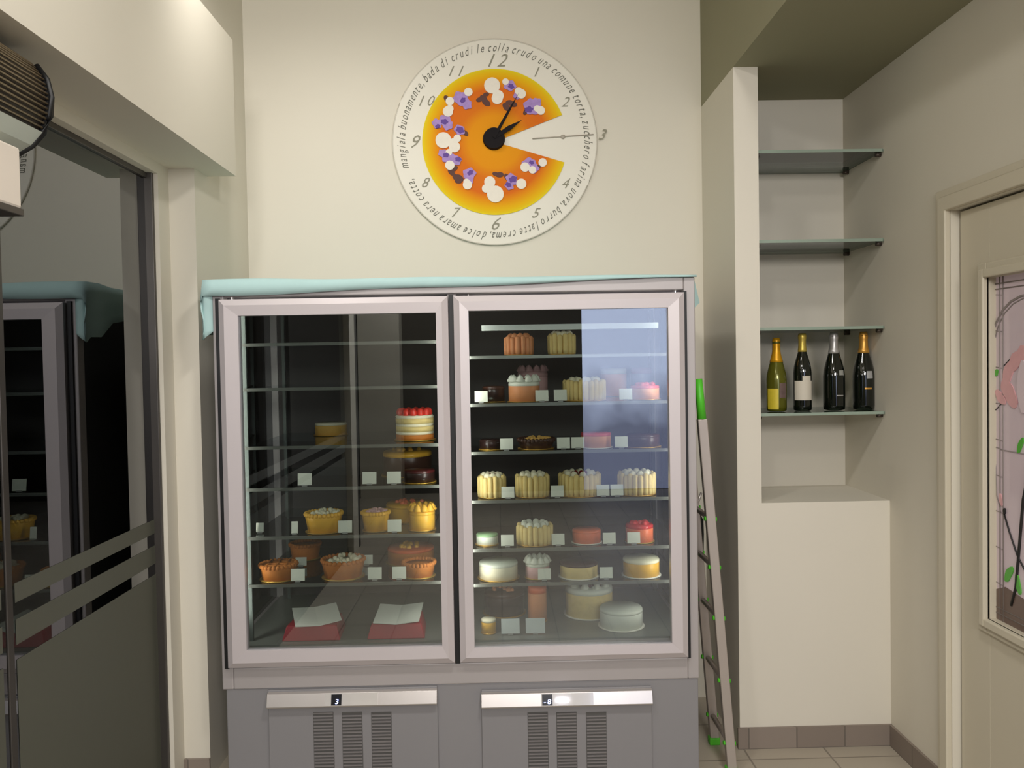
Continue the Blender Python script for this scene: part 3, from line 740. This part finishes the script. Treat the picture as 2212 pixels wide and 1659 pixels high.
cake('dark chocolate log cake at the left of the third shelf', 1060, 950, ZRS[2]+e, 52, 24, GZ_(DARKC, DARKC))
cake('low chocolate cake with a golden crumb top on the third shelf', 1158, 955, ZRS[2]+e, 84, 20, TA(crust=CHOC, fill=CUST, bits=SPONGE))
cake('bright pink-red glazed cake on the third shelf', 1287, 938, ZRS[2]+e, 70, 36, GZ_(PEACH, PINK, bd=BOARDW))
cake('flat dark brown chocolate cake at the right end of the third shelf', 1388, 945, ZRS[2]+e, 78, 30, GZ_(CHOC, CHOC))
for i, (px, w, lab) in enumerate(((1062, 60, 'ladyfinger cake at the left end of the fourth shelf'), (1150, 74, 'second ladyfinger cake from the left on the fourth shelf'), (1252, 96, 'widest ladyfinger cake with red berries, on the fourth shelf'), (1375, 84, 'golden ladyfinger cake at the right end of the fourth shelf'))):
    cake(lab, px, 1045, ZRS[3]+e, w, 46, LF(dots=(BERRY if i in (0, 2) else None)))
cake('small pale green cake at the left end of the fifth shelf', 1052, 1150, ZRS[4]+e, 50, 26, GZ_(WHITEC, GREENC))
cake('cream-topped ladyfinger cake on the fifth shelf', 1155, 1148, ZRS[4]+e, 80, 42, LF(dots=None, top=WHITEC))
cake('plain orange cake in the middle of the fifth shelf', 1267, 1150, ZRS[4]+e, 66, 32, GZ_(ORANGE, ORANGE, bd=BOARDW))
cake('red and orange fruit cake at the right end of the fifth shelf', 1381, 1145, ZRS[4]+e, 64, 42, GZ_(ORANGE, RED, bits=RED))
cake('cream-yellow iced cake at the left end of the sixth shelf', 1077, 1235, ZRS[5]+e, 90, 40, GZ_(CREAM, WHITEC))
cake('small white cream cake second from the left on the sixth shelf', 1161, 1230, ZRS[5]+e, 56, 36, GZ_(PNK, WHITEC, swirl=WHITEC))
cake('brown chocolate cake with pale base on the sixth shelf', 1250, 1235, ZRS[5]+e, 88, 36, GZ_(BISC, CHOC, bd=BOARDW))
cake('cream-yellow iced cake at the right end of the sixth shelf', 1385, 1232, ZRS[5]+e, 84, 42, GZ_(CUST, CREAM, bd=BOARDW))
zf = z_in+.005
cake('dark chocolate cake with amber fruit on the cabinet floor, left of the right half', 1090, 1330, zf, 94, 56, GZ_(DARKC, CHOC, bits=PEACH), Y=3.50)
cake('small yellow cake by the white card on the cabinet floor', 1056, 1375, zf, 34, 34, GZ_(CUST, CREAM), Y=3.24)
cake('tall peach cake standing behind a grey card on the cabinet floor', 1161, 1335, zf, 44, 86, GZ_(PEACH, ORANGE), Y=3.38)
cake('cream cake ringed with swirls and dark red berries on the cabinet floor', 1273, 1350, zf, 110, 70, GZ_(BISC, WHITEC, swirl=WHITEC, bits=BERRY, bd=BOARDW), Y=3.46)
cake('plain white iced cake in front of the berry cake on the cabinet floor', 1342, 1370, zf, 100, 46, GZ_(WHITEC, WHITEC, bd=BOARDW), Y=3.29)
# left half
cake('layered cream cake topped with strawberries, high on the right of the left half', 896, 925, ZLS[2]+e, 88, 64, lambda t, r, h: layered(t, r, h), Y=3.36, grp=GL)
cake('dark chocolate cake with golden custard top behind the upper price cards', 880, 990, ZLS[3]+e, 112, 58, GZ_(CHOC, CUST, bits=CUST), Y=3.50, grp=GL)
cake('dark red-brown cake at the right end of the fourth shelf, left half', 906, 1035, ZLS[3]+e, 72, 30, GZ_(DARKC, mat('maroon_glaze', (70, 22, 24), .3)), grp=GL)
cake('golden custard tart at the back of the fifth shelf, left half', 886, 1080, ZLS[4]+e, 112, 40, GZ_(CUST, CUST, bits=ORANGE), Y=3.50, grp=GL)
cake('long golden fruit pastry left on the fifth shelf, left half', 700, 1135, ZLS[4]+e, 84, 40, TA(crust=CUST, fill=SPONGE, bits=CREAM), grp=GL)
cake('golden pastry with pale topping in the middle of the fifth shelf, left half', 812, 1135, ZLS[4]+e, 62, 40, TA(crust=CUST, fill=CUST, bits=PNK), grp=GL)
cake('yellow cake at the right end of the fifth shelf, left half', 912, 1132, ZLS[4]+e, 60, 46, GZ_(CUST, CUST, swirl=CUST, bits=CUST), grp=GL)
cake('brown baked tart at the left end of the sixth shelf, left half', 602, 1240, ZLS[5]+e, 84, 32, TA(fill=CRUST, lat=True), grp=GL)
cake('brown tart behind the lattice tart on the sixth shelf, left half', 660, 1200, ZLS[5]+e, 70, 32, TA(fill=CRUST), Y=3.62, grp=GL)
cake('tart covered with white cream, middle of the sixth shelf, left half', 742, 1240, ZLS[5]+e, 98, 38, TA(fill=CREAM, bits=CREAM), grp=GL)
cake('orange-brown tart at the right end of the sixth shelf, left half', 905, 1240, ZLS[5]+e, 76, 30, TA(fill=CRUST), grp=GL)
cake('amber glazed ring cake at the back right of the sixth shelf, left half', 888, 1200, ZLS[5]+e, 108, 36, GZ_(CRUST, ORANGE, bits=CUST), Y=3.52, grp=GL)
cake('pale cream cake in the dark middle of the fourth shelf, left half', 716, 975, ZLS[2]+e, 72, 30, GZ_(SPONGE, CREAM), Y=3.66, grp=GL)

# price cards
CARD = mat('card_white', (224, 226, 212), .6); PINS = mat('card_foot', (150, 150, 145), .4)
def card(label, px, py, z, w=28, h=26, Y=3.215, lean=-.12, grp='price cards', mt=None):
    x = at(px, py, Y).x; ww, hh = w*Y/F, h*Y/F
    lim = (RX0+.002, RX1-.002) if px > 985 else (LX0+.012, LX1)
    x = min(max(x, lim[0]+ww/2), lim[1]-ww/2)
    t = thing('price_card', label, 'price card', (x, Y, z), grp)
    b = B(); bm_box(b, -ww/2, ww/2, -.0008, .0008, .004, hh); o = obj('card', b, mt or CARD, t); o.rotation_euler.x = lean
    b = B(); bm_box(b, -.010, .010, -.006, .008, 0, .006); obj('foot', b, PINS, t, .001)
e2 = .0012
for px, r, lab in ((1042, 1, 'price card at the left end of the second shelf, right half'), (1173, 1, 'price card right of the cherry cake on the second shelf'), (1213, 1, 'price card left of the middle ladyfinger cake on the second shelf'), (1354, 1, 'price card by the red fruit cake on the second shelf'),
                  (1095, 2, 'leftmost price card on the third shelf, right half'), (1218, 2, 'price card after the golden crumb cake on the third shelf'), (1249, 2, 'price card overlapping the pink-red cake on the third shelf'), (1343, 2, 'price card right of the pink-red cake on the third shelf'),
                  (1096, 3, 'leftmost price card on the fourth shelf, right half'), (1203, 3, 'price card before the widest ladyfinger cake on the fourth shelf'), (1302, 3, 'price card after the widest ladyfinger cake on the fourth shelf'), (1332, 3, 'price card before the rightmost ladyfinger cake on the fourth shelf'),
                  (1093, 4, 'price card right of the pale green cake'), (1203, 4, 'price card left of the plain orange cake'), (1314, 4, 'price card right of the plain orange cake'), (1367, 4, 'price card in front of the red and orange cake'),
                  (1172, 5, 'price card in front of the small white cake on the sixth shelf'), (1306, 5, 'price card right of the brown chocolate cake on the sixth shelf')):
    card(lab, px, 1000, ZRS[r]+e2)
for px, r, lab in ((657, 3, 'leftmost price card on the fourth shelf, left half'), (797, 3, 'middle price card on the fourth shelf, left half'), (850, 3, 'price card left of the dark red-brown cake'),
                  (742, 4, 'price card right of the long golden pastry'), (849, 4, 'price card between the two right pastries on the fifth shelf, left half'),
                  (637, 5, 'price card in front of the lattice tart'), (804, 5, 'price card right of the white cream tart'), (857, 5, 'price card left of the orange-brown tart')):
    card(lab, px, 1000, ZLS[r]+e2, 30, 28)
card('price card standing behind the lattice tart, left half', 650, 1215, ZLS[5]+e2, 24, 20, 3.46)
card('price card standing behind the white cream tart, left half', 792, 1215, ZLS[5]+e2, 26, 22, 3.46)
card('card standing in for a side-glass reflection, far left of the fifth shelf, left half', 559, 1140, ZLS[4]+e2, 16, 22, 3.26)  # added card imitates price cards mirrored in the side glass
card('small price card left of the long golden pastry', 636, 1135, ZLS[4]+e2, 14, 28, 3.22)
card('large white card on the cabinet floor beside the yellow cake', 1103, 1375, zf, 40, 34, 3.205, mt=mat('card_grey_white', (200, 206, 204), .6))
card('large grey-white card on the cabinet floor before the tall peach cake', 1157, 1375, zf, 42, 34, 3.205, mt=MATS['card_grey_white'])

# red boxes with papers at the bottom left
BOXR = mat('crimson_box', (158, 14, 36), .4, vary=.06, scale=20); PAPER = mat('paper_white', (226, 228, 218), .6, vary=.03, scale=30)
def red_box(label, px, rot):
    p = at(px, 1370, 3.34)
    t = thing('gift_box', label, 'box', (p.x, 3.275, zf), 'red boxes on the cabinet floor')
    b = B(); w, d, h = .112, .092, .056
    bv = [(-w, -d), (w, -d), (w*.9, d), (-w*.9, d)]; tv = [(-w*.86, -d*.86), (w*.86, -d*.86), (w*.78, d*.9), (-w*.78, d*.9)]
    A = [b.verts.new((x, y, 0)) for x, y in bv]; T = [b.verts.new((x, y, h)) for x, y in tv]
    b.faces.new(A[::-1]); b.faces.new(T)
    for k in range(4): b.faces.new((A[k], A[(k+1) % 4], T[(k+1) % 4], T[k]))
    obj('box', b, BOXR, t, .004)
    b = B()   # opened folded paper, two leaves meeting in a crease
    M = Matrix.Rotation(rot, 4, 'Z')
    P = [(-.088, -.085, .064), (0, -.09, .058), (.088, -.08, .066), (.092, .078, .092), (.005, .08, .082), (-.082, .078, .090)]
    V = [b.verts.new(M @ Vector(q)) for q in P]; b.faces.new((V[0], V[1], V[4], V[5])); b.faces.new((V[1], V[2], V[3], V[4]))
    o = obj('folded_paper', b, PAPER, t); md = o.modifiers.new('s', 'SOLIDIFY'); md.thickness = .003
    return t
red_box('crimson box with a crooked open white paper, left one on the cabinet floor', 691, .35)
red_box('crimson box with a straight folded white paper, right one on the cabinet floor', 866, 0)

# ------------------------------------------------------------------ glass shelves and bottles in the niche
NS0, NS1 = YP+.035, YN-.004
ZNS = [at(1790, y, NS0).z for y in (323, 517, 706, 891)]
for i, z in enumerate(ZNS):
    lab = ('topmost glass shelf of the wall niche, empty', 'second glass shelf from the top of the niche, empty', 'third glass shelf of the niche, empty, just above the bottles', 'lowest glass shelf of the niche, holding four bottles')[i]
    t = wthing('glass_shelf', lab, 'shelf', (1.34, 3.6, z), 'glass shelves in the niche')
    b = B(); bm_box(b, XP1+.004, XR-.004, NS0+.004, NS1, z-.010, z); obj('glass_board', b, pane('niche_shelf_glass', (196, 214, 204), .07) if 'niche_shelf_glass' not in MATS else MATS['niche_shelf_glass'], t)
    b = B(); bm_box(b, XP1+.004, XR-.004, NS0, NS0+.004, z-.011, z+.001); bm_box(b, XR-.006, XR-.002, NS0, NS1, z-.010, z-.001); obj('glass_edge', b, GLASSEDGE, t)
    for y in (NS0+.03, NS1-.05):
        for x, s in ((XP1, 1), (XR, -1)):
            b = B(); bm_tube(b, [(x, y, z-.018), (x+s*.022, y, z-.018)], .009, 10); bm_box(b, min(x, x+s*.02), max(x, x+s*.02), y-.010, y+.010, z-.016, z-.0105)
            obj('shelf_support', b, mat('support_dark', (84, 74, 66), .4, .6), t)
def bottle(label, px, hpx, prof, mg, mf, fz0, label_fn, Y=3.56, grp='sparkling wine bottles on the niche shelf'):
    s = hpx*Y/F/.32; p = at(px, 888, Y); t = thing('wine_bottle', label, 'bottle', (p.x, Y, ZNS[3]+.0015), grp)
    b = B(); bm_lathe(b, [(r*s, z*s) for r, z in prof], n=28); obj('glass_body', b, mg, t)
    b = B()
    def rad(z):
        for (r0, z0), (r1, z1) in zip(prof, prof[1:]):
            if z0 <= z <= z1 and z1 > z0: return r0+(r1-r0)*(z-z0)/(z1-z0)
        return prof[-2][0]
    zz = [fz0+(.322-fz0)*k/8 for k in range(9)]
    bm_lathe(b, [((rad(z)+.0012)*s, z*s) for z in zz]+[(0, .3225*s)], n=20, wob=.02); obj('foil', b, mf, t)
    label_fn(t, s, rad); return t
CH = [(.030, 0), (.042, .004), (.0435, .02), (.0435, .14), (.041, .165), (.032, .20), (.022, .235), (.0165, .262), (.0155, .295), (.0175, .298), (.0175, .306), (.015, .312), (.013, .320), (0, .321)]
SLIM = [(.028, 0), (.036, .004), (.037, .02), (.037, .16), (.034, .185), (.026, .215), (.017, .245), (.0145, .27), (.014, .30), (.016, .303), (.016, .312), (.013, .320), (0, .321)]
BG = mat('dark_bottle_glass', (14, 18, 12), .06, coat=.5); GG = mat('gold_green_bottle', (92, 92, 24), .15, .3, vary=.25, scale=25)
FG = mat('gold_foil', (206, 182, 84), .35, .5, vary=.1, scale=60); FS = mat('silver_foil', (186, 184, 182), .35, .5, vary=.1, scale=60); FO = mat('amber_foil', (214, 160, 72), .35, .5, vary=.1, scale=60); FYF = mat('yellow_foil', (214, 156, 20), .35, .4, vary=.1, scale=60)
def patch(z0, z1, a0, a1, m, name='paper_label', kz=0):
    def f(t, s, rad):
        b = B(); n, mm = 12, 6; g = [[b.verts.new(((rad(z0+(z1-z0)*j/mm)+.0012)*s*math.cos(a0+(a1-a0)*i/n), (rad(z0+(z1-z0)*j/mm)+.0012)*s*math.sin(a0+(a1-a0)*i/n), (z0+(z1-z0)*j/mm)*s)) for j in range(mm+1)] for i in range(n+1)]
        for A, C_ in zip(g, g[1:]):
            for j in range(mm): b.faces.new((A[j], A[j+1], C_[j+1], C_[j])).smooth = True
        obj(name, b, m, t)
    return f
def multi(*fs):
    def f(t, s, rad):
        for q in fs: q(t, s, rad)
    return f
D = math.radians
bottle('gold and green bottle with yellow foil, leftmost on the niche shelf by the pillar', 1678, 158, CH, GG, FYF, .215, multi(patch(.01, .10, D(195), D(262), mat('yellow_label', (206, 186, 50), .5, vary=.15, scale=40)), patch(.06, .125, D(268), D(312), mat('bronze_crest', (112, 92, 88), .4, .3, vary=.3, scale=60), 'crest')))
bottle('dark wine bottle with a large white label and gold neck foil', 1734, 167, SLIM, BG, FG, .245, multi(patch(.045, .125, D(196), D(318), mat('white_label', (204, 196, 180), .6)), patch(.125, .145, D(250), D(306), MATS['white_label'], 'label_peak')))
bottle('dark sparkling bottle with silver neck foil, third from the left', 1802, 168, CH, BG, FS, .235, multi(patch(.145, .165, D(276), D(306), mat('grey_label', (150, 150, 144), .4), 'crest'), patch(.06, .064, D(262), D(300), FS, 'label_line')))
bottle('dark sparkling bottle with amber neck foil, rightmost on the niche shelf', 1866, 168, CH, BG, FO, .235, multi(patch(.13, .16, D(262), D(296), mat('silver_label', (176, 176, 176), .35, .3), 'crest'), patch(.085, .092, D(252), D(290), FO, 'label_line')))

# ------------------------------------------------------------------ ladder leaning beside the cabinet
lad = wthing('ladder', 'narrow aluminium ladder with bright green caps leaning between cabinet and pillar', 'ladder', (.85, 3.32, 0))
ALU = mat('aluminium', (178, 168, 160), .4, .4, vary=.04, scale=20); LGRN = mat('green_plastic', (84, 196, 46), .45)
LY0, LY1 = 3.19, 3.45
pt, pb = at(1516, 905, LY0), at(1580, 1659, LY0)
dirL = (pb-pt).normalized(); foot = pt+dirL*((pt.z-.0)/-dirL.z); topL = pt-dirL*.0
def rail(y, name='rail'):
    b = B(); n = Vector((-dirL.z, 0, dirL.x)).normalized()*.018
    for A, C_ in ((topL, foot),):
        a = Vector((A.x, y, A.z)); c = Vector((C_.x, y, C_.z+.012))
        v = [b.verts.new(p) for p in (a-n-Vector((0, .03, 0))*.5, a+n-Vector((0, .015, 0)), a+n+Vector((0, .015, 0)), a-n+Vector((0, .015, 0)), c-n-Vector((0, .015, 0)), c+n-Vector((0, .015, 0)), c+n+Vector((0, .015, 0)), c-n+Vector((0, .015, 0)))]
        for f in ((0, 1, 2, 3), (7, 6, 5, 4), (0, 4, 5, 1), (1, 5, 6, 2), (2, 6, 7, 3), (3, 7, 4, 0)): b.faces.new([v[i] for i in f])
    return obj(name, b, ALU, lad, .003)
rail(LY0); rail(LY1)
for y in (LY0, LY1):
    b = B(); g0 = topL-dirL*.155; bm_tube(b, [(g0.x, y, g0.z), (topL.x, y, topL.z)], .017, 8, radii=[.015, .018]); obj('top_cap', b, LGRN, lad)
    b = B(); bm_box(b, foot.x-.024, foot.x+.02, y-.02, y+.02, 0, .03); obj('foot_cap', b, LGRN, lad, .004)
zr = [at(1570, y, LY0).z for y in (1120, 1225, 1335, 1470, 1605)]
zr += [zr[-1]-.24, zr[-1]-.48]
for z in zr:
    if z < .06: continue
    q = topL+dirL*((topL.z-z)/-dirL.z)
    b = B(); bm_tube(b, [(q.x, LY0-.012, q.z), (q.x, LY1+.012, q.z)], .011, 8); rg = obj('rung', b, ALU, lad)
    for y in (LY0, LY1):
        b = B(); bm_tube(b, [(q.x-.024, y, q.z+.002), (q.x+.024, y, q.z-.002)], .012, 8, radii=[.009, .009]); obj('rung_cap', b, LGRN, rg)
tl = wthing('hand_tool', 'black-handled tool with a silver hook hanging behind the ladder beside the cabinet', 'tool', at(1514, 1140, 3.487))
b = B(); bm_tube(b, [at(1503, 1102, 3.487), at(1511, 1125, 3.487), at(1513, 1155, 3.487), at(1516, 1188, 3.487)], .012, 8, radii=[.010, .017, .015, .008]); obj('handle', b, BLACK, tl)
b = B(); bm_tube(b, [at(1503, 1102, 3.487), at(1508, 1085, 3.487), at(1515, 1064, 3.487)], .005, 8); obj('hook', b, SILVER, tl)
for o in bpy.data.objects:
    if 'flat' in o: del o['flat']
